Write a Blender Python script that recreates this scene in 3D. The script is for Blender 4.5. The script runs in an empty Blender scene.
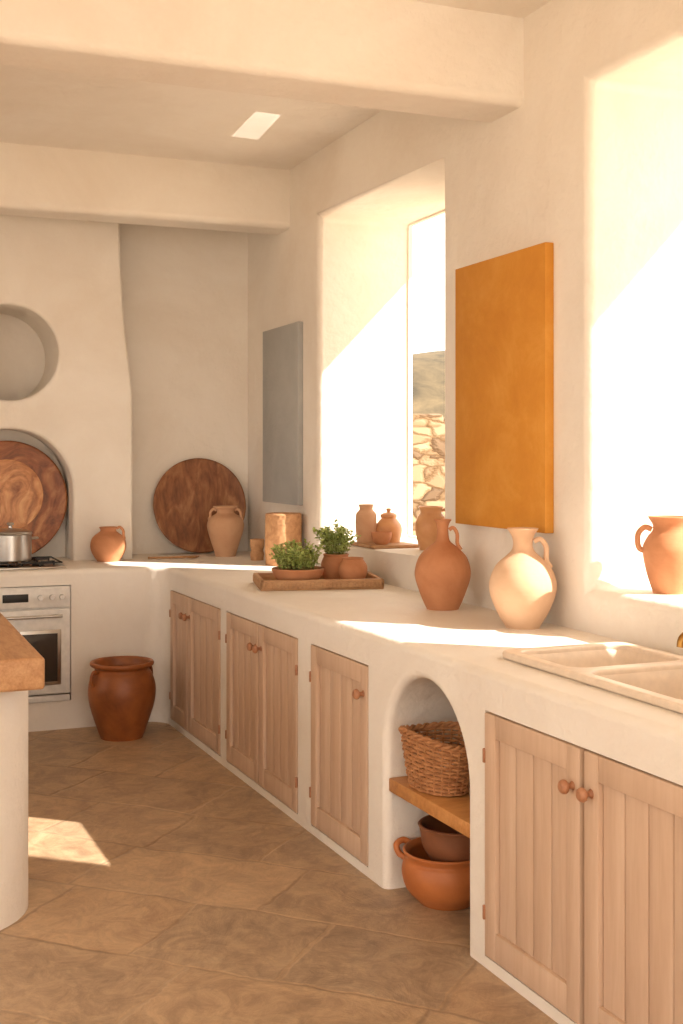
import bpy, bmesh, math, random
from mathutils import Vector, Matrix
random.seed(7)
R=math.radians
D=bpy.data
scene=bpy.context.scene

# ---------------------------------------------------------------- helpers
def srgb(r,g,b):
    f=lambda c:(c/255/12.92) if c/255<=0.04045 else ((c/255+0.055)/1.055)**2.4
    return (f(r),f(g),f(b),1)

def catmull(pts,n=6,closed=False):
    out=[];L=len(pts)
    P=[Vector(p) for p in pts]
    rng=range(L) if closed else range(L-1)
    for i in rng:
        if closed: p0,p1,p2,p3=P[(i-1)%L],P[i],P[(i+1)%L],P[(i+2)%L]
        else: p0,p1,p2,p3=P[max(i-1,0)],P[i],P[i+1],P[min(i+2,L-1)]
        for k in range(n):
            t=k/n
            out.append(0.5*((2*p1)+(-p0+p2)*t+(2*p0-5*p1+4*p2-p3)*t*t+(-p0+3*p1-3*p2+p3)*t**3))
    if not closed: out.append(P[-1].copy())
    return out

class B:
    """collects parts into one mesh object"""
    def __init__(s,name,mats):
        s.name=name; s.mats=mats; s.v=[]; s.f=[]; s.mi=[]
    def add(s,vf,mat=0,M=None):
        vs,fs=vf; o=len(s.v)
        for p in vs:
            p=Vector(p)
            s.v.append(M@p if M else p)
        for f in fs:
            s.f.append([i+o for i in f]); s.mi.append(mat)
        return s
    def done(s,loc=(0,0,0),rot=(0,0,0),angle=35,M=None):
        me=D.meshes.new(s.name); me.from_pydata([tuple(p) for p in s.v],[],s.f)
        for m in s.mats: me.materials.append(m)
        me.polygons.foreach_set('material_index',s.mi)
        me.update(); 
        bm=bmesh.new(); bm.from_mesh(me); bmesh.ops.recalc_face_normals(bm,faces=bm.faces); bm.to_mesh(me); bm.free()
        me.shade_smooth(); me.set_sharp_from_angle(angle=R(angle))
        ob=D.objects.new(s.name,me); scene.collection.objects.link(ob)
        ob.location=loc; ob.rotation_euler=rot
        if M is not None: ob.matrix_world=M
        return ob

def box(x0,x1,y0,y1,z0,z1,bev=0,seg=2):
    bm=bmesh.new(); bmesh.ops.create_cube(bm,size=1)
    for v in bm.verts:
        v.co=Vector((x0+(v.co.x+.5)*(x1-x0),y0+(v.co.y+.5)*(y1-y0),z0+(v.co.z+.5)*(z1-z0)))
    if bev: bmesh.ops.bevel(bm,geom=bm.edges[:],offset=bev,segments=seg,profile=.5,affect='EDGES')
    bm.verts.index_update()
    r=([v.co.copy() for v in bm.verts],[[v.index for v in f.verts] for f in bm.faces]); bm.free(); return r

def prism(poly,z0,z1):
    n=len(poly)
    vs=[(p[0],p[1],z0) for p in poly]+[(p[0],p[1],z1) for p in poly]
    fs=[list(range(n))[::-1],list(range(n,2*n))]+[[i,(i+1)%n,n+(i+1)%n,n+i] for i in range(n)]
    return vs,fs
def prism_y(poly,y0,y1):   # poly in xz, extruded along y
    n=len(poly)
    vs=[(p[0],y0,p[1]) for p in poly]+[(p[0],y1,p[1]) for p in poly]
    fs=[list(range(n)),list(range(n,2*n))[::-1]]+[[i,n+i,n+(i+1)%n,(i+1)%n] for i in range(n)]
    return vs,fs

def lathe(prof,seg=56,smooth=5,sx=1,sy=1,wob=0):
    pts=[(p[0],0,p[1]) for p in prof]
    if smooth: pts=[(max(q.x,0),0,q.z) for q in catmull(pts,smooth)]
    vs=[];rings=[]
    for (r,_,z) in pts:
        if r<1e-5: rings.append([len(vs)]); vs.append((0,0,z))
        else:
            ring=[]
            for k in range(seg):
                a=2*math.pi*k/seg
                rr=r*(1+wob*math.sin(2*a+z*9)+wob*.6*math.sin(3*a-z*14))
                ring.append(len(vs)); vs.append((rr*math.cos(a)*sx,rr*math.sin(a)*sy,z))
            rings.append(ring)
    fs=[]
    for a,b in zip(rings,rings[1:]):
        if len(a)==1 and len(b)==1: continue
        for k in range(seg):
            k2=(k+1)%seg
            if len(a)==1: fs.append([a[0],b[k2],b[k]])
            elif len(b)==1: fs.append([a[k],a[k2],b[0]])
            else: fs.append([a[k],a[k2],b[k2],b[k]])
    return vs,fs

def tube(pts,rad,seg=10,closed=False):
    P=[Vector(p) for p in pts]; n=len(P)
    vs=[];fs=[];prev=None
    for i in range(n):
        if closed: t=(P[(i+1)%n]-P[i-1]).normalized()
        else: t=(P[min(i+1,n-1)]-P[max(i-1,0)]).normalized()
        if prev is None:
            u=t.orthogonal().normalized()
        else:
            u=(prev-t*prev.dot(t)).normalized()
        prev=u; w=t.cross(u)
        r=rad[i] if isinstance(rad,(list,tuple)) else rad
        for k in range(seg):
            a=2*math.pi*k/seg
            vs.append(P[i]+(u*math.cos(a)+w*math.sin(a))*r)
    m=n if closed else n-1
    for i in range(m):
        j=(i+1)%n
        for k in range(seg):
            k2=(k+1)%seg
            fs.append([i*seg+k,i*seg+k2,j*seg+k2,j*seg+k])
    if not closed:
        fs.append([k for k in range(seg)][::-1]); fs.append([(n-1)*seg+k for k in range(seg)])
    return vs,fs
T=Matrix.Translation
def RX(a): return Matrix.Rotation(R(a),4,'X')
def RY(a): return Matrix.Rotation(R(a),4,'Y')
def RZ(a): return Matrix.Rotation(R(a),4,'Z')

def tmp(vf,M=None):
    return B('cutter',[]).add(vf,0,M).done()
def _apply(ob):
    dg=bpy.context.evaluated_depsgraph_get(); dg.update()
    me=D.meshes.new_from_object(ob.evaluated_get(dg))
    mats=[m for m in ob.data.materials]
    ob.modifiers.clear(); ob.data=me
    if not me.materials:
        for m in mats: me.materials.append(m)
def _cut(ob,cuts):
    if not cuts: return
    for c in cuts:
        m=ob.modifiers.new('b','BOOLEAN'); m.operation='DIFFERENCE'; m.object=c; m.solver='EXACT'
    _apply(ob)
    for c in cuts: D.objects.remove(c)
def carve(ob,cuts1,bev=0.03,cuts2=(),seg=5,keep=None):
    """boolean cuts, rounded edges (except where keep(edge) says stay sharp), then sharp boolean cuts"""
    _cut(ob,list(cuts1))
    if bev:
        bm=bmesh.new(); bm.from_mesh(ob.data); bmesh.ops.dissolve_limit(bm,angle_limit=R(.5),verts=bm.verts[:],edges=bm.edges[:])
        es=[]
        for e in bm.edges:
            if len(e.link_faces)==2 and e.calc_face_angle(0)>R(40):
                if keep and keep(e.verts[0].co,e.verts[1].co): continue
                es.append(e)
        bmesh.ops.bevel(bm,geom=es,offset=bev,segments=seg,profile=.5,affect='EDGES',clamp_overlap=True)
        bm.to_mesh(ob.data); bm.free()
    _cut(ob,list(cuts2))
    me=ob.data
    me.shade_smooth(); me.set_sharp_from_angle(angle=R(38))
    w=ob.modifiers.new('wn','WEIGHTED_NORMAL'); w.weight=100; w.keep_sharp=True
    return ob

# ---------------------------------------------------------------- materials
def mat(name):
    m=D.materials.new(name); m.use_nodes=True
    nt=m.node_tree; return m,nt,nt.nodes['Principled BSDF']
def noise(nt,scale,detail=5,rough=.55,vec=None,dist=0):
    n=nt.nodes.new('ShaderNodeTexNoise'); n.inputs['Scale'].default_value=scale
    n.inputs['Detail'].default_value=detail; n.inputs['Roughness'].default_value=rough; n.inputs['Distortion'].default_value=dist
    if vec is not None: nt.links.new(vec,n.inputs['Vector'])
    return n
def ramp(nt,src,stops):
    r=nt.nodes.new('ShaderNodeValToRGB'); e=r.color_ramp.elements
    while len(e)<len(stops): e.new(.5)
    for i,(p,c) in enumerate(stops): e[i].position=p; e[i].color=c
    nt.links.new(src,r.inputs[0]); return r
def coords(nt,scale=(1,1,1),rot=(0,0,0),kind='Object'):
    tc=nt.nodes.new('ShaderNodeTexCoord'); mp=nt.nodes.new('ShaderNodeMapping')
    mp.inputs['Scale'].default_value=scale; mp.inputs['Rotation'].default_value=rot
    nt.links.new(tc.outputs[kind],mp.inputs[0]); return mp.outputs[0]
def bump(nt,bs,src,strength,dist=.01):
    b=nt.nodes.new('ShaderNodeBump'); b.inputs['Strength'].default_value=strength; b.inputs['Distance'].default_value=dist
    nt.links.new(src,b.inputs['Height']); nt.links.new(b.outputs[0],bs.inputs['Normal']); return b
def mixc(nt,f,a,b,mode='MIX'):
    m=nt.nodes.new('ShaderNodeMix'); m.data_type='RGBA'; m.blend_type=mode
    for s,v in ((m.inputs[0],f),(m.inputs[6],a),(m.inputs[7],b)):
        if hasattr(v,'is_linked'): nt.links.new(v,s)
        else: s.default_value=v
    return m.outputs[2]

def plaster(name,c1,c2,rough=.85):
    m,nt,bs=mat(name); v=coords(nt)
    n=noise(nt,1.3,9,.62,v,.5); r=ramp(nt,n.outputs[0],[(.33,c1),(.62,c2)])
    nt.links.new(r.outputs[0],bs.inputs['Base Color']); bs.inputs['Roughness'].default_value=rough
    n1=noise(nt,3.5,4,.55,v); n2=noise(nt,32,6,.7,v)
    a=nt.nodes.new('ShaderNodeMath'); a.operation='MULTIPLY_ADD'; nt.links.new(n2.outputs[0],a.inputs[0]); a.inputs[1].default_value=.16
    nt.links.new(n1.outputs[0],a.inputs[2]); bump(nt,bs,a.outputs[0],.65,.035)
    return m
def wood(name,c1,c2,c3,scale=(12,12,1.2),rough=.55,dist=.6,bmp=.15,fine=.35):
    m,nt,bs=mat(name); v=coords(nt,scale)
    n=noise(nt,2.2,6,.6,v,dist); 
    r=ramp(nt,n.outputs[0],[(.3,c1),(.5,c2),(.7,c3)])
    n2=noise(nt,9,4,.6,v)
    c=mixc(nt,fine,r.outputs[0],ramp(nt,n2.outputs[0],[(.35,c1),(.65,c3)]).outputs[0])
    nt.links.new(c,bs.inputs['Base Color']); bs.inputs['Roughness'].default_value=rough
    bump(nt,bs,n2.outputs[0],bmp,.004); return m
def clay(name,c1,c2,scale=6,rough=.8,bm_=.25,hs=(1,1,1)):
    m,nt,bs=mat(name); v=coords(nt,hs)
    n=noise(nt,scale,6,.6,v,.4); r=ramp(nt,n.outputs[0],[(.3,c1),(.7,c2)])
    nt.links.new(r.outputs[0],bs.inputs['Base Color']); bs.inputs['Roughness'].default_value=rough
    v2=coords(nt,(3,3,60)); n2=noise(nt,2,3,.6,v2); bump(nt,bs,n2.outputs[0],bm_,.004); return m
def simple(name,c,rough=.5,metal=0):
    m,nt,bs=mat(name); v=coords(nt); n=noise(nt,30,3,.5,v)
    d=tuple(x*.88 for x in c[:3])+(1,)
    r=ramp(nt,n.outputs[0],[(.3,d),(.7,c)]); nt.links.new(r.outputs[0],bs.inputs['Base Color'])
    bs.inputs['Roughness'].default_value=rough; bs.inputs['Metallic'].default_value=metal; return m

M_plaster=plaster('plaster_cream',srgb(231,220,206),srgb(240,232,221))
M_counter=plaster('plaster_counter',srgb(233,222,209),srgb(242,234,223),.6)
M_door=wood('door_wood',srgb(196,163,136),srgb(205,173,146),srgb(212,182,156),(11,11,.9),.65,fine=.25,bmp=.1)
M_knob=wood('knob_wood',srgb(152,100,70),srgb(172,118,84),srgb(188,134,98),(10,10,10),.45)
M_shelf=wood('shelf_wood',srgb(170,110,58),srgb(198,136,76),srgb(214,156,94),(6,1.2,6),.5)
M_butcher=wood('butcher_wood',srgb(164,114,74),srgb(190,142,98),srgb(204,160,116),(14,2,14),.5)
M_platter=wood('platter_wood',srgb(88,48,28),srgb(142,88,54),srgb(190,136,92),(4,1.3,1.3),.5,1.6,fine=.2)
M_platter2=wood('olive_wood',srgb(80,38,20),srgb(150,86,48),srgb(196,136,86),(1.8,1.4,2),.45,3,fine=.15)
M_platter3=wood('olive_wood_light',srgb(126,68,34),srgb(200,136,86),srgb(226,176,126),(2.4,2,2),.4,3,fine=.15)
M_tray=wood('tray_wood',srgb(154,110,72),srgb(184,140,98),srgb(202,160,118),(3,16,16),.6)
M_carved=clay('carved_wood',srgb(180,128,86),srgb(214,166,120),30,.7,.5)
M_terra=clay('terracotta',srgb(180,118,78),srgb(208,148,106),5,.8)
M_terra_or=clay('terracotta_orange',srgb(170,96,48),srgb(202,124,68),4,.5)
M_terra_lt=clay('terracotta_light',srgb(198,150,114),srgb(218,176,140),5,.85)
M_pale=clay('terracotta_pale',srgb(208,168,134),srgb(224,190,158),4,.85)
M_rust=clay('terracotta_rust',srgb(118,64,28),srgb(176,102,50),5,.42)
M_dark=clay('clay_brown',srgb(118,72,46),srgb(148,92,60),5,.5)
M_wicker=clay('wicker',srgb(152,98,58),srgb(198,142,94),40,.7)
M_leaf=clay('leaf_green',srgb(136,154,72),srgb(202,212,128),20,.6)
M_stem=simple('stem_green',srgb(120,124,64),.7)
M_soil=simple('soil',srgb(70,54,40),.95)
M_white=simple('enamel_white',srgb(236,232,226),.3)
M_sink=simple('sink_ceramic',srgb(238,218,196),.35)
M_glass=simple('oven_glass_dark',srgb(60,52,46),.08)
M_black=simple('cast_iron_black',srgb(34,31,29),.45)
M_steel=simple('brushed_steel',srgb(196,192,186),.28,1)
M_brass=simple('aged_brass',srgb(170,126,66),.35,1)
M_grey=plaster('canvas_grey',srgb(164,163,160),srgb(180,179,175),.9)
M_amber=clay('jar_amber',srgb(200,140,90),srgb(222,168,120),8,.4)

# ochre painted canvas
M_orange,nt,bs=mat('canvas_ochre'); v=coords(nt,(1,1,1))
n=noise(nt,3.2,8,.72,v,.3); r=ramp(nt,n.outputs[0],[(.3,srgb(198,128,38)),(.5,srgb(208,140,46)),(.72,srgb(220,156,66))])
nt.links.new(r.outputs[0],bs.inputs['Base Color']); bs.inputs['Roughness'].default_value=.7; bump(nt,bs,n.outputs[0],.3,.01)

# floor: irregular weathered slabs
M_floor,nt,bs=mat('stone_floor_slabs'); v=coords(nt,(1,1,1),(0,0,R(44)))
vn=noise(nt,1.7,5,.6,v)
vm=nt.nodes.new('ShaderNodeMixRGB'); vm.blend_type='LINEAR_LIGHT'; vm.inputs[0].default_value=.07
nt.links.new(v,vm.inputs[1]); nt.links.new(vn.outputs['Color'],vm.inputs[2])
bk=nt.nodes.new('ShaderNodeTexBrick'); bk.offset=.38; bk.squash=1.5; bk.squash_frequency=2; bk.offset_frequency=2; bk.inputs['Scale'].default_value=1
bk.inputs['Brick Width'].default_value=.50; bk.inputs['Row Height'].default_value=.46
bk.inputs['Mortar Size'].default_value=.014; bk.inputs['Mortar Smooth'].default_value=1.0; bk.inputs['Bias'].default_value=0
bk.inputs['Color1'].default_value=(0,0,0,1); bk.inputs['Color2'].default_value=(1,1,1,1); bk.inputs['Mortar'].default_value=(.5,.5,.5,1)
nt.links.new(vm.outputs[0],bk.inputs['Vector'])
tile=ramp(nt,bk.outputs['Color'],[(0,srgb(126,116,106)),(.18,srgb(162,134,108)),(.36,srgb(220,188,152)),(.5,srgb(156,128,104)),(.66,srgb(204,166,128)),(.84,srgb(140,126,112)),(1,srgb(212,178,140))])
n1=noise(nt,1.9,10,.75,v,1.4); blot=ramp(nt,n1.outputs[0],[(.3,srgb(116,98,82)),(.43,srgb(162,132,104)),(.56,srgb(196,162,126)),(.7,srgb(224,198,166))])
c=mixc(nt,.45,tile.outputs[0],blot.outputs[0])
n3=noise(nt,8,10,.8,v,1.0); c=mixc(nt,.34,c,ramp(nt,n3.outputs[0],[(.4,srgb(110,90,72)),(.6,srgb(220,190,154))]).outputs[0])
mf=nt.nodes.new('ShaderNodeMath'); mf.operation='MULTIPLY'; nt.links.new(bk.outputs['Fac'],mf.inputs[0]); mf.inputs[1].default_value=.55
gc=ramp(nt,vn.outputs[0],[(.4,srgb(126,104,82)),(.6,srgb(202,176,146))])
c=mixc(nt,mf.outputs[0],c,gc.outputs[0])
nt.links.new(c,bs.inputs['Base Color'])
rr_=ramp(nt,n3.outputs[0],[(.3,(.38,.38,.38,1)),(.7,(.6,.6,.6,1))]); nt.links.new(rr_.outputs[0],bs.inputs['Roughness'])
mm=nt.nodes.new('ShaderNodeMath'); mm.operation='MULTIPLY_ADD'; nt.links.new(bk.outputs['Fac'],mm.inputs[0]); mm.inputs[1].default_value=-.25; nt.links.new(n1.outputs[0],mm.inputs[2])
bump(nt,bs,mm.outputs[0],.4,.02)

# stone wall outside
M_stone,nt,bs=mat('dry_stone'); v=coords(nt,(1,1,1.7))
sn=noise(nt,3,4,.6,v); sm=nt.nodes.new('ShaderNodeMixRGB'); sm.blend_type='LINEAR_LIGHT'; sm.inputs[0].default_value=.12
nt.links.new(v,sm.inputs[1]); nt.links.new(sn.outputs['Color'],sm.inputs[2])
vo=nt.nodes.new('ShaderNodeTexVoronoi'); vo.inputs['Scale'].default_value=4.6; nt.links.new(sm.outputs[0],vo.inputs['Vector'])
c=ramp(nt,vo.outputs['Color'],[(.1,srgb(116,94,72)),(.5,srgb(148,124,96)),(.9,srgb(170,150,122))])
vo2=nt.nodes.new('ShaderNodeTexVoronoi'); vo2.feature='DISTANCE_TO_EDGE'; vo2.inputs['Scale'].default_value=4.6; nt.links.new(sm.outputs[0],vo2.inputs['Vector'])
g=ramp(nt,vo2.outputs[0],[(0,srgb(200,186,166)),(.16,(1,1,1,1))])
nt.links.new(mixc(nt,1,c.outputs[0],g.outputs[0],'MULTIPLY'),bs.inputs['Base Color']); bs.inputs['Roughness'].default_value=.95
bump(nt,bs,g.outputs[0],.5,.05)
M_ground=clay('dry_ground',srgb(206,188,164),srgb(222,206,184),2,.95)
M_hill=clay('hill_scrub',srgb(62,54,38),srgb(108,92,66),1.2,.95)

# ---------------------------------------------------------------- room constants
XW=2.5; YB=7.82; ZC=3.30; CT=.90
YF=6.91                      # front of back counter
TA=math.degrees(math.atan(.021))
def XF(y): return 1.785-.021*(y-3)
def FM(y): return T((XF(y),y,0))@RZ(-90+TA)      # local x -> toward camera, -y -> out of the counter

# floor / ceiling
B('floor',[M_floor]).add(box(-3.2,XW+.3,-2.4,YB+.3,-.2,0)).done()
B('ceiling',[M_plaster]).add(box(-3.4,3.767,-2.6,YB+.5,ZC,ZC+.22)).done()
# window wall
w=B('wall_right',[M_plaster]).add(box(XW,3.1,-2.6,YB+.5,-.3,ZC)).done()
sun_trim_splay=[(2.2,4.89),(2.5,4.89),(3.1,5.65),(3.5,5.65),(3.5,6.49),(2.2,6.49)]     # first window; unseen near reveal splayed to keep sun off the back counter
cw1=tmp(prism(sun_trim_splay,1.06,2.92)); cw2=tmp(box(XW-.3,3.5,2.68,3.745,1.06,2.92))
carve(w,[cw1,cw2],.035,keep=lambda a,b:(a.z>3.2 and b.z>3.2) or (a.z<0 and b.z<0) or (a.y<-2.5 and b.y<-2.5) or (a.y>8 and b.y>8))
cx=.894
circ=[(cx+.29*math.cos(2*math.pi*k/56),2.17+.29*math.sin(2*math.pi*k/56)) for k in range(56)]
wb=B('wall_back',[M_plaster]).add(box(-3.4,XW,YB,YB+.5,-.3,ZC)).done()
carve(wb,[],0,[tmp(prism_y(circ,YB-.3,YB+.22))])
lw=B('wall_left',[M_plaster]).add(box(-3.4,-3.0,-2.6,YB,-.3,ZC)).done()
carve(lw,[tmp(box(-3.8,-2.5,.6,3.6,-.01,2.6)),tmp(box(-3.8,-2.5,4.4,6.2,1.0,2.6))],.03,keep=lambda a,b:(a.z>3.2 and b.z>3.2))
for i,(a,b) in enumerate(((5.65,6.49),(2.68,3.745))):
    f=B('window_%d'%(i+1),[M_plaster]); t=.012
    f.add(box(3.07,3.095,a,a+t,1.06,2.92)).add(box(3.07,3.095,b-t,b,1.06,2.92)).add(box(3.07,3.095,a,b,1.06,1.06+t)).add(box(3.07,3.095,a,b,2.92-t,2.92)); f.done()
# beams
for i,(a,b,z) in enumerate(((4.2,4.5,2.95),(6.97,7.24,2.94))):
    o=B('ceiling_beam',[M_plaster]).add(box(-3.0,XW,a,b,z,ZC)).done()
    carve(o,[],.04,[],keep=lambda p,q:not(p.z<3 and q.z<3 and abs(p.x-q.x)>1))

# chimney breast / hood
right=[(1.56,3.30),(1.562,2.95),(1.578,2.6),(1.60,2.3),(1.632,2.05),(1.644,1.85),(1.644,1.4),(1.644,CT)]
rp=[(p.x,p.z) for p in catmull([(a,0,b) for a,b in right],4)]
poly=rp+[(2*cx-x,z) for x,z in rp[::-1]]
hood=B('wall_chimney_breast',[M_plaster]).add(prism_y(poly,7.5,YB)).done()
arch=[(cx+.378*math.cos(math.pi*k/36),1.33+.378*math.sin(math.pi*k/36)) for k in range(37)]+[(cx-.378,.7),(cx+.378,.7)]
carve(hood,[tmp(prism_y(circ,7.3,YB+.1)),tmp(prism_y(arch,7.3,7.79))],.022,
      keep=lambda a,b:(a.y>7.7 and b.y>7.7) or (a.z<CT+.01 and b.z<CT+.01) or (a.z>3.2 and b.z>3.2))

# counter (L shape)
rr=.12
corner=[(XF(YF)-rr+rr*math.sin(R(90*k/8)), YF-rr*(1-math.cos(R(90*k/8)))) for k in range(9)]
poly=[(-1.6,YF)]+corner+[(XF(.4),.4),(XW,.4),(XW,YB),(-1.6,YB)]
counter=B('kitchen_counter',[M_counter]).add(prism(poly,0,CT)).done()
ah=.294
archp=[(ah+ah*math.cos(math.pi*k/32),.506+ah*math.sin(math.pi*k/32)) for k in range(33)]+[(0,-.1),(2*ah,-.1)]
c_arch=tmp(prism_y(archp,-.3,.52),FM(3.918))
doors=[(6.78,.36,0),(6.42,.58,0),(5.74,.478,0),(5.26,.488,0),(4.625,.565,0),(3.217,.507,0),(2.70,.51,0)]
DT=.778; DB=.035
cuts2=[]
for (y0,wd) in ((6.78,.942),(5.74,.97),(4.625,.565),(3.217,1.03)):
    cuts2.append(tmp(box(0,wd,-.3,.034,DB,DT),FM(y0)))
cuts2.append(tmp(box(.56,1.16,6.5,7.3,.16,.815)))                 # oven bay
cuts2.append(tmp(box(1.95,2.38,2.96+.05,3.37,.72,1.1)))
cuts2.append(tmp(box(1.95,2.38,2.46,2.96,.72,1.1)))
carve(counter,[c_arch],.03,cuts2,
      keep=lambda a,b:(a.x>XW-.01 and b.x>XW-.01) or (a.y>YB-.01 and b.y>YB-.01) or (a.z<.01 and b.z<.01))

# ---------------------------------------------------------------- cabinet doors
def door(y0,wd,knob,planks=4):
    b=B('cabinet_door',[M_door,M_knob,M_steel]); h=DT-DB; g=.005; s=.062; top=.07; bot=.085
    x0,x1=g,wd-g; z0,z1=DB+g,DT-g; ya,yb=-.006,.027
    b.add(box(x0,x0+s,ya,yb,z0,z1,.004)); b.add(box(x1-s,x1,ya,yb,z0,z1,.004))
    b.add(box(x0+s-.001,x1-s+.001,ya+.001,yb,z1-top,z1,.004)); b.add(box(x0+s-.001,x1-s+.001,ya+.001,yb,z0,z0+bot,.004))
    pw=(x1-x0-2*s)/planks
    for i in range(planks):
        a=x0+s+i*pw
        b.add(box(a+.0008,a+pw-.0008,.008,.024,z0+bot-.005,z1-top+.005,.007))
    b.add(box(x0+s-.01,x1-s+.01,.018,.026,z0+.05,z1-.05))
    kx={'r':x1-.032,'l':x0+.032}[knob]
    kp=[(0,.04),(.012,.04),(.019,.032),(.018,.023),(.009,.017),(.008,.006),(.013,0),(0,0)]
    b.add(lathe(kp,24,3),1,T((kx,-.005,z1-.105))@RX(90))
    hx={'r':x0+.002,'l':x1-.002}[knob]
    for hz in (z0+.13,z1-.13):
        b.add(box(hx-.005,hx+.005,-.012,.0,hz-.022,hz+.022,.003),1)
    return b.done(M=FM(y0))
kn=['r','l','r','l','r','r','l']; pl=[3,4,4,4,4,4,4]
for (y0,wd,_),k,p in zip(doors,kn,pl): door(y0,wd,k,p)

# niche shelf
B('niche_shelf',[M_shelf]).add(box(0.002,2*ah-.002,.012,.50,.352,.40,.004)).done(M=FM(3.918))

# ---------------------------------------------------------------- sink & faucet
def basin(x0,x1,y0,y1,zt,dep):
    vs=[];fs=[];rings=[]
    def ring(ins,z,rad):
        r=[]
        for cxx,cyy,a0 in ((x1-ins-rad,y1-ins-rad,0),(x0+ins+rad,y1-ins-rad,90),(x0+ins+rad,y0+ins+rad,180),(x1-ins-rad,y0+ins+rad,270)):
            for k in range(7):
                a=R(a0+15*k); r.append(len(vs)); vs.append((cxx+rad*math.cos(a),cyy+rad*math.sin(a),z))
        rings.append(r)
    ring(0,zt,.045); ring(.004,zt-.006,.045); ring(.012,zt-.03,.05); ring(.02,zt-dep+.03,.055); ring(.035,zt-dep+.008,.05); ring(.06,zt-dep,.04)
    for a,bb in zip(rings,rings[1:]):
        for k in range(28): fs.append([a[k],a[(k+1)%28],bb[(k+1)%28],bb[k]])
    fs.append(rings[-1]); return vs,fs
def rrect(x0,x1,y0,y1,r,n=12):
    out=[]
    for cxx,cyy,a0 in ((x1-r,y1-r,0),(x0+r,y1-r,90),(x0+r,y0+r,180),(x1-r,y0+r,270)):
        for k in range(n+1): a=R(a0+90*k/n); out.append((cxx+r*math.cos(a),cyy+r*math.sin(a)))
    return out
ob=B('double_sink',[M_sink,M_steel]).add(prism(rrect(1.925,2.40,2.40,3.395,.04,6),CT+.0005,CT+.026)).done()
carve(ob,[tmp(prism(rrect(1.968,2.365,3.015,3.355,.05,6),.8,1.0)),tmp(prism(rrect(1.968,2.365,2.495,2.96,.05,6),.8,1.0))],.009,[],3)
s=B('bowls',[M_sink,M_steel])
s.add(basin(1.966,2.367,3.013,3.357,CT+.012,.17)); s.add(basin(1.966,2.367,2.493,2.962,CT+.012,.17))
s.add(lathe([(0,.004),(.03,.004),(.04,0)],24,0),1,T((2.17,3.18,CT-.157))); s.add(lathe([(0,.004),(.03,.004),(.04,0)],24,0),1,T((2.17,2.73,CT-.157)))
bo=s.done(); bo.parent=ob
f=B('kitchen_faucet',[M_brass])
f.add(lathe([(0,0),(.03,0),(.03,.01),(.018,.02),(.016,.07),(.014,.08),(0,.08)],24,2))
f.add(tube(catmull([(0,0,.07),(0,0,.11),(-.04,0,.135),(-.11,0,.13),(-.16,0,.11),(-.17,0,.08)],6),.011,12))
f.add(lathe([(0,0),(.012,0),(.014,.03),(.018,.04),(.01,.055),(0,.055)],16,2),0,T((0,.012,.05))@RX(-80))
f.done((2.447,2.93,CT))

# ---------------------------------------------------------------- oven, hob, pot
o=B('built_in_oven',[M_white,M_glass,M_steel,M_black])
o.add(box(.565,1.155,YF-.012,YF+.35,.205,.81,.004))
o.add(box(.57,1.15,YF-.03,YF-.01,.695,.805,.004))
o.add(box(.57,1.15,YF-.035,YF-.01,.21,.685,.006))
o.add(box(.64,1.08,YF-.039,YF-.03,.28,.55,.003),1)
o.add(box(.62,1.10,YF-.037,YF-.03,.26,.57,.003),2)
o.add(tube([(.62,YF-.075,.65),(1.10,YF-.075,.65)],.009,12),2)
for x in (.65,1.07): o.add(tube([(x,YF-.03,.65),(x,YF-.075,.65)],.007,10),2)
o.add(box(.78,.92,YF-.033,YF-.028,.73,.775,.002),3)
for x in (.65,.71,.985,1.05,1.105): o.add(lathe([(0,.022),(.014,.022),(.016,0),(0,0)],20,0),2,T((x,YF-.03,.752))@RX(90))
o.add(box(.57,1.15,YF-.02,YF+.01,.165,.2,.003))
o.done()
h=B('gas_hob',[M_black,M_steel]); h.add(box(.60,1.15,7.0,7.42,CT,CT+.012,.004),1)
for bx in (.745,1.005):
    for by in (7.11,7.31):
        h.add(lathe([(0,.014),(.03,.014),(.034,.006),(.04,0),(0,0)],20,0),0,T((bx,by,CT+.012)))
        for a in range(4):
            h.add(box(.015,.095,-.005,.005,.014,.026,.001),0,T((bx,by,CT+.012))@RZ(90*a))
            h.add(box(.085,.095,-.005,.005,0,.026,.001),0,T((bx,by,CT+.012))@RZ(90*a))
    h.add(tube([(bx-.12,7.01,CT+.034),(bx+.12,7.01,CT+.034),(bx+.12,7.41,CT+.034),(bx-.12,7.41,CT+.034)],.005,6,True))
h.done()
p=B('steel_stockpot',[M_steel,M_black])
p.add(lathe([(0,0),(.115,0),(.12,.005),(.12,.15),(.124,.155),(.122,.158),(.115,.157),(0,.157)],48,0))
p.add(lathe([(.122,.159),(.118,.168),(.07,.182),(0,.187)],48,3))
p.add(lathe([(.012,.185),(.01,.2),(.02,.208),(.018,.218),(0,.221)],20,2))
for sg in (-1,1):
    p.add(tube(catmull([(sg*.118,-.04,.125),(sg*.15,-.035,.128),(sg*.155,0,.129),(sg*.15,.035,.128),(sg*.118,.04,.125)],5),.005,8))
p.done((.86,7.2,CT+.039))

# ---------------------------------------------------------------- island
isl=B('kitchen_island',[M_butcher,M_plaster])
isl.add(box(-.75,.581,3.95,6.0,.795,.90,.012,3))
isl.add(prism(rrect(-.7,.572,4.0,5.9,.3),0,.795),1)
isl.done()

# ---------------------------------------------------------------- canvases on the wall
B('orange_wall_panel',[M_orange]).add(box(2.46,2.50,3.975,4.716,1.25,2.365,.004)).done()
B('grey_wall_panel',[M_grey]).add(box(2.465,2.50,6.74,7.40,1.25,2.345,.004)).done()

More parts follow.
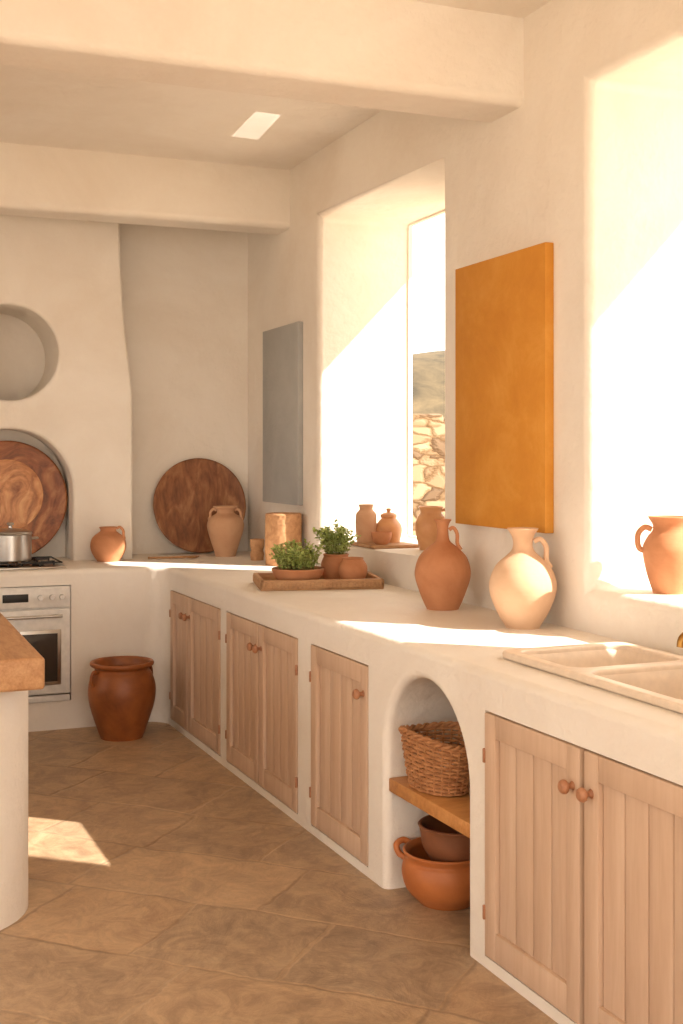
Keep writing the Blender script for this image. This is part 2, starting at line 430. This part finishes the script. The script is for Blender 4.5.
# ---------------------------------------------------------------- pottery
def pot(name,prof,mats,loc,handles=(),seg=56,rot=0,wob=.006):
    b=B(name,mats); b.add(lathe(prof,seg,5,wob=wob))
    for pts,rad in handles: b.add(tube(catmull(pts,6),rad,12))
    return b.done(loc,(0,0,R(rot)),60)
def ear(r0,z0,r1,z1,out,ang):
    c,s_=math.cos(R(ang)),math.sin(R(ang)); m=(z0+z1)/2
    P=[(r0,z0),((r0+out)/2+.004,z0+.006),(out,(z0*.75+z1*.25)+.006),(out*.985,m*.4+z1*.6),((r1+out)/2,z1+.008),(r1,z1)]
    return [(q*c,q*s_,z) for q,z in P]
pot('floor_urn',[(0,0),(.105,0),(.118,.01),(.15,.1),(.178,.2),(.182,.28),(.165,.345),(.15,.37),(.152,.385),(.17,.395),(.175,.408),(.168,.418),(.152,.412),(.145,.39),(.14,.36),(.165,.27),(.15,.12),(.1,.03),(0,.025)],[M_rust],(1.385,6.6,0),
    [(ear(.168,.30,.158,.368,.192,200),.009),(ear(.168,.30,.158,.368,.192,20),.009)])
pot('round_clay_jug',[(0,0),(.06,0),(.072,.008),(.1,.055),(.108,.1),(.095,.145),(.06,.175),(.048,.185),(.05,.2),(.056,.206),(.05,.21),(.04,.2),(.04,.185),(.08,.14),(.09,.1),(.05,.02),(0,.02)],[M_terra],(1.465,7.38,CT),
    [(ear(.095,.135,.05,.2,.092,-20),.008)])
pot('amphora_vase',[(0,0),(.06,0),(.066,.01),(.092,.09),(.115,.17),(.118,.21),(.1,.25),(.062,.272),(.055,.285),(.06,.303),(.078,.315),(.078,.322),(.062,.318),(.048,.3),(.045,.28),(.09,.24),(.1,.2),(.06,.05),(0,.03)],[M_terra_lt],(2.235,7.46,CT),
    [(ear(.105,.235,.058,.295,.098,-25),.009),(ear(.105,.235,.058,.295,.098,155),.009)])
pot('handled_terracotta_vase',[(0,0),(.062,0),(.07,.006),(.09,.05),(.114,.12),(.117,.165),(.1,.22),(.06,.262),(.032,.285),(.025,.31),(.024,.345),(.03,.366),(.037,.375),(.033,.378),(.022,.365),(.018,.34),(.02,.3),(.05,.25),(.1,.17),(.05,.03),(0,.02)],[M_terra],(2.32,4.56,CT),
    [(ear(.078,.25,.028,.335,.062,-35),.008)],56)
pot('pale_clay_jug',[(0,0),(.058,0),(.066,.006),(.098,.06),(.124,.13),(.124,.18),(.1,.235),(.06,.272),(.042,.292),(.036,.315),(.042,.345),(.056,.368),(.058,.374),(.048,.37),(.032,.34),(.028,.31),(.04,.28),(.1,.2),(.06,.03),(0,.02)],[M_pale],(2.35,3.955,CT),
    [(ear(.105,.225,.042,.325,.088,-32),.010)])
pot('two_handled_jar',[(0,0),(.055,0),(.062,.008),(.082,.07),(.094,.13),(.095,.165),(.078,.2),(.062,.22),(.06,.24),(.072,.262),(.076,.27),(.068,.27),(.052,.24),(.05,.215),(.08,.17),(.07,.07),(0,.02)],[M_terra],(2.70,3.53,1.06),
    [(ear(.09,.15,.064,.225,.112,150),.010),(ear(.09,.15,.064,.225,.112,-25),.010)])
pot('sill_clay_jar',[(0,0),(.042,0),(.05,.01),(.057,.08),(.055,.15),(.042,.17),(.036,.18),(.038,.195),(.042,.202),(.036,.205),(.028,.19),(.028,.17),(.045,.14),(.04,.03),(0,.02)],[M_terra_lt],(2.58,5.98,1.078))
pot('lidded_jar',[(0,0),(.055,0),(.062,.008),(.072,.05),(.07,.09),(.05,.12),(.04,.13),(.044,.136),(.044,.148),(.03,.158),(.01,.164),(.014,.176),(.008,.184),(0,.185)],[M_amber],(2.70,5.95,1.078))
pot('small_sill_bowl',[(0,0),(.03,0),(.05,.03),(.055,.06),(.052,.062),(.045,.03),(0,.01)],[M_terra],(2.60,5.82,1.078))
B('sill_tray',[M_tray]).add(box(2.52,2.79,5.74,6.07,1.06,1.078,.004)).done()
pot('sill_vase',[(0,0),(.052,0),(.06,.01),(.076,.08),(.08,.13),(.07,.17),(.056,.19),(.055,.205),(.064,.22),(.058,.223),(.046,.2),(.05,.18),(.068,.13),(.05,.03),(0,.02)],[M_amber],(2.78,5.60,1.06),
    [(ear(.078,.13,.056,.2,.088,-30),.007)])

b=B('carved_wood_canister',[M_carved])
vs,fs=lathe([(0,0),(.098,0),(.104,.006),(.108,.05),(.11,.15),(.108,.28),(.106,.3),(.1,.306),(.094,.3),(.094,.25),(0,.245)],120,7)
vs2=[]
for q in vs:
    x,y,z=q; r=math.hypot(x,y)
    if r>.1 and .02<z<.29:
        a=math.atan2(y,x); k=1-.03*(.5+.5*math.sin(a*20+(math.pi if int(z/.03)%2 else 0))); x*=k;y*=k
    vs2.append((x,y,z))
b.add((vs2,fs)); b.done((2.375,6.74,CT))
pot('small_wooden_cup',[(0,0),(.036,0),(.04,.006),(.043,.04),(.036,.065),(.043,.085),(.045,.125),(.04,.13),(.036,.12),(.034,.05),(0,.045)],[M_carved],(2.33,7.1,CT))
B('wooden_spoon',[M_butcher]).add(tube(catmull([(-.14,.02,.008),(0,0,.008),(.1,-.005,.009)],5),.007,8)).add(lathe([(0,0),(.02,.002),(.03,.01),(.031,.014),(.02,.01),(0,.007)],24,3,1.5,1),0,T((.135,-.008,0))).done((1.86,7.4,CT))

# ---------------------------------------------------------------- round platters
def platter(name,r,mats,loc,lean,mat2=False):
    b=B(name,mats)
    pr=[(0,.014),(r*.6,.015),(r*.9,.022),(r*.97,.026),(r,.021),(r*.99,.012),(r*.9,.002),(0,0)]
    b.add(lathe(pr,80,3,wob=.004),0)
    if mat2: b.add(lathe([(0,.022),(r*.5,.022),(r*.555,.02),(r*.57,.0155),(0,.015)],64,2),1,T((-.0,.03,0)))
    return b.done(M=T(loc)@RX(90-lean))
lean=9; r=.315
platter('round_wooden_platter',r,[M_platter],(2.145,YB-.012-r*math.sin(R(lean)),CT+r*math.cos(R(lean))+.004),lean)
r=.368
platter('olive_wood_platter',r,[M_platter2,M_platter3],(.893,7.70-r*math.sin(R(4)),CT+r*math.cos(R(4))+.004),4,mat2=True)

# ---------------------------------------------------------------- tray with herbs
TM=T((2.15,5.60,CT))@RZ(-13)
tb=B('wooden_serving_tray',[M_tray])
L,Wd=.30,.20
tb.add(box(-L,L,-Wd,Wd,0,.016,.004))
for a in ((-L,L,-Wd,-Wd+.022),(-L,L,Wd-.022,Wd),(-L,-L+.022,-Wd,Wd),(L-.022,L,-Wd,Wd)):
    tb.add(box(a[0],a[1],a[2],a[3],.0,.05,.005))
n=30
for i in range(n):
    x=-L+.015+(2*L-.03)*i/(n-1); tb.add(box(x-.005,x+.005,-Wd-.004,-Wd+.002,.01,.04,.002))
for i in range(19):
    y=-Wd+.015+(2*Wd-.03)*i/18
    for sx in (-1,1): tb.add(box(sx*L-.003,sx*L+.003,y-.005,y+.005,.01,.04,.002))
tb.done(M=TM)

def herb(name,prof,M,rad,height,n,leaf,spread,soil_z,m):
    b=B(name,[m,M_leaf,M_stem,M_soil]); b.add(lathe(prof,48,4,wob=.006))
    b.add(lathe([(0,soil_z),(rad*.9,soil_z-.002)],32,0),3)
    for i in range(n):
        a=random.uniform(0,6.283); r0=rad*.8*math.sqrt(random.random()); 
        base=Vector((r0*math.cos(a),r0*math.sin(a),soil_z))
        a2=a+random.uniform(-.5,.5); hh=height*random.uniform(.5,1.1)*(1-.3*(r0/rad)); sp=spread*(r0/rad)*random.uniform(.5,1.2)
        tip=base+Vector((math.cos(a2)*sp,math.sin(a2)*sp,hh))
        mid=(base+tip)/2+Vector((0,0,hh*.15))
        path=catmull([base,mid,tip],4)
        b.add(tube(path,.0012,4),2)
        for j,p in enumerate(path[2:]):
            for q in range(2):
                th=random.uniform(0,6.283); ln=leaf*random.uniform(.7,1.3); wd=ln*.34
                Ml=T(p)@RZ(math.degrees(th))@RY(random.uniform(-60,5))@RX(random.uniform(-35,35))
                b.add(([(0,0,0),(ln*.3,wd,.12*ln),(ln*.7,wd*.8,.1*ln),(ln,0,-.05*ln),(ln*.7,-wd*.8,.1*ln),(ln*.3,-wd,.12*ln),(ln*.5,0,0)],
                       [[0,1,6],[1,2,6],[2,3,6],[3,4,6],[4,5,6],[5,0,6]]),1,Ml)
    return b.done(M=M)
herb('potted_herb',[(0,0),(.075,0),(.085,.006),(.115,.035),(.128,.066),(.13,.074),(.124,.078),(.118,.07),(.1,.04),(0,.03)],TM@T((-.10,-.04,.0165)),.112,.145,120,.018,.055,.062,M_terra)
herb('potted_thyme',[(0,0),(.05,0),(.058,.006),(.076,.05),(.074,.09),(.062,.12),(.065,.13),(.06,.134),(.054,.12),(.066,.08),(0,.03)],TM@T((.11,.09,.0165)),.055,.17,85,.02,.09,.115,M_terra)
pot('round_clay_pot',[(0,0),(.04,0),(.05,.006),(.07,.05),(.07,.085),(.055,.112),(.05,.12),(.053,.126),(.046,.126),(.042,.115),(.06,.08),(.05,.03),(0,.02)],[M_terra],tuple(TM@Vector((.17,-.07,.0165))))

# ---------------------------------------------------------------- niche contents
def basket(name,loc,rz,rx,ry,h):
    b=B(name,[M_wicker]); nst=26; lv=13
    def rad(t): return .78+.22*t**.8
    for i in range(lv):
        t=i/(lv-1); z=.008+t*(h-.02); k=rad(t)
        pts=[]
        for j in range(104):
            a=2*math.pi*j/104; o=.0042*math.cos(nst/2*a*1+math.pi*(i%2))
            pts.append(((rx*k+o)*math.cos(a),(ry*k+o)*math.sin(a),z+.012*t*math.cos(2*a)))
        b.add(tube(pts,.0062,6,True))
    for j in range(nst):
        a=2*math.pi*j/nst
        b.add(tube([(rx*rad(t/4)*math.cos(a),ry*rad(t/4)*math.sin(a),.004+t/4*(h-.01)+.012*t/4*math.cos(2*a)) for t in range(5)],.0042,6))
    for q in range(2):
        pts=[]
        for j in range(120):
            a=2*math.pi*j/120; w_=a*14+q*math.pi
            rr_=.007*math.cos(w_); pts.append(((rx+.003+rr_)*math.cos(a),(ry+.003+rr_)*math.sin(a),h+.006*math.sin(w_)+.012*math.cos(2*a)))
        b.add(tube(pts,.0065,6,True))
    b.add(lathe([(0,.004),(1*.76,.004),(.76,.010),(0,.010)],40,0,rx,ry))
    return b.done(loc,(0,0,R(rz)))
basket('wicker_basket',(1.885,3.735,.401),3,.11,.165,.185)
pot('clay_casserole',[(0,0),(.085,0),(.1,.006),(.14,.05),(.155,.1),(.15,.14),(.142,.155),(.148,.17),(.152,.178),(.144,.182),(.132,.165),(.136,.13),(.12,.05),(0,.02)],[M_terra_or],(1.92,3.745,0.001),
    [([(-.09*1,.118,.12),(-.115,.140,.135),(-.12,.152,.165),(-.09,.16,.175),(-.065,.15,.16),(-.06,.128,.135)],.011),
     ([(.09,-.118,.12),(.115,-.145,.135),(.12,-.16,.165),(.09,-.17,.175),(.065,-.155,.16),(.06,-.128,.135)],.011)],rot=0)
pot('brown_clay_bowl',[(0,0),(.075,0),(.085,.006),(.112,.05),(.12,.1),(.124,.118),(.128,.124),(.122,.128),(.112,.12),(.106,.07),(.08,.02),(0,.012)],[M_dark],(1.935,3.71,.152))

# ---------------------------------------------------------------- outside
B('ground_outside',[M_ground]).add(box(-40,90,-40,120,-.5,-.25)).done()
sw=B('garden_stone_wall',[M_stone])
sw.add(box(-3.5,3.5,-.25,.25,-.3,1.9,.05)); 
for i in range(14):
    x=-3.3+i*.5; sw.add(box(x-.22,x+.24,-.27,.27,1.83,1.92+random.uniform(0,.1),.04))
sw.done((5.6,10.9,0),(0,0,R(-22)))
hv=[];hf=[];N=24
for i in range(N+1):
    for j in range(N+1):
        x=i/N*60-30; y=j/N*30-15
        z=6.0*math.exp(-(x/18)**2-(y/8)**2)+.35*math.sin(x*.9)*math.cos(y*.7)
        hv.append((x,y,z-.8))
for i in range(N):
    for j in range(N):
        a=i*(N+1)+j; hf.append([a,a+N+1,a+N+2,a+1])
B('hillside',[M_hill]).add((hv,hf)).done((19,38,0),(0,0,R(-24)))

# ---------------------------------------------------------------- light
wd=D.worlds.new('World'); scene.world=wd; wd.use_nodes=True
bg=wd.node_tree.nodes['Background']; bg.inputs[0].default_value=(1.0,.93,.85,1); bg.inputs[1].default_value=2.5
sl=D.lights.new('sun','SUN'); sl.energy=9.5; sl.color=(1,.92,.82); sl.angle=R(.6)
so=D.objects.new('sun',sl); scene.collection.objects.link(so)
so.rotation_euler=Vector((-1,.85,-1.03)).to_track_quat('-Z','Y').to_euler(); so.location=(8,-3,9)
# added spot lamp, masked to imitate sun reflected onto the ceiling
gl=D.lights.new('ceiling_glint_helper','SPOT'); gl.energy=420; gl.color=(1,.93,.82); gl.spot_size=R(8); gl.spot_blend=.1; gl.shadow_soft_size=.002
gl.use_nodes=True; nt=gl.node_tree; em=nt.nodes['Emission']
tc=nt.nodes.new('ShaderNodeTexCoord'); sp=nt.nodes.new('ShaderNodeSeparateXYZ'); nt.links.new(tc.outputs['Normal'],sp.inputs[0])
def mth(op,a,b=None):
    m=nt.nodes.new('ShaderNodeMath'); m.operation=op
    for i,q in enumerate((a,b)):
        if q is None: continue
        if hasattr(q,'is_linked'): nt.links.new(q,m.inputs[i])
        else: m.inputs[i].default_value=q
    return m.outputs[0]
sk=mth('ADD',sp.outputs[0],mth('MULTIPLY',sp.outputs[1],.2))
mx=mth('LESS_THAN',mth('ABSOLUTE',sk),.02)
my=mth('LESS_THAN',mth('ABSOLUTE',sp.outputs[1]),.042)
nt.links.new(mth('MULTIPLY',mx,my),em.inputs['Strength'])
go=D.objects.new('ceiling_glint_helper',gl); scene.collection.objects.link(go); go.location=(2.17,3.18,.96)
go.rotation_euler=(Vector((2.0,6.1,3.3))-Vector(go.location)).to_track_quat('-Z','Y').to_euler()

cam=D.cameras.new('camera'); co=D.objects.new('camera',cam); scene.collection.objects.link(co)
co.location=(0,0,1.55); co.rotation_euler=(R(90),0,R(-22.17))
cam.sensor_fit='HORIZONTAL'; cam.sensor_width=36; cam.lens=1206/683*36; cam.shift_y=-57/683; cam.clip_end=500
scene.camera=co
scene.view_settings.view_transform='Standard'; scene.view_settings.exposure=.28
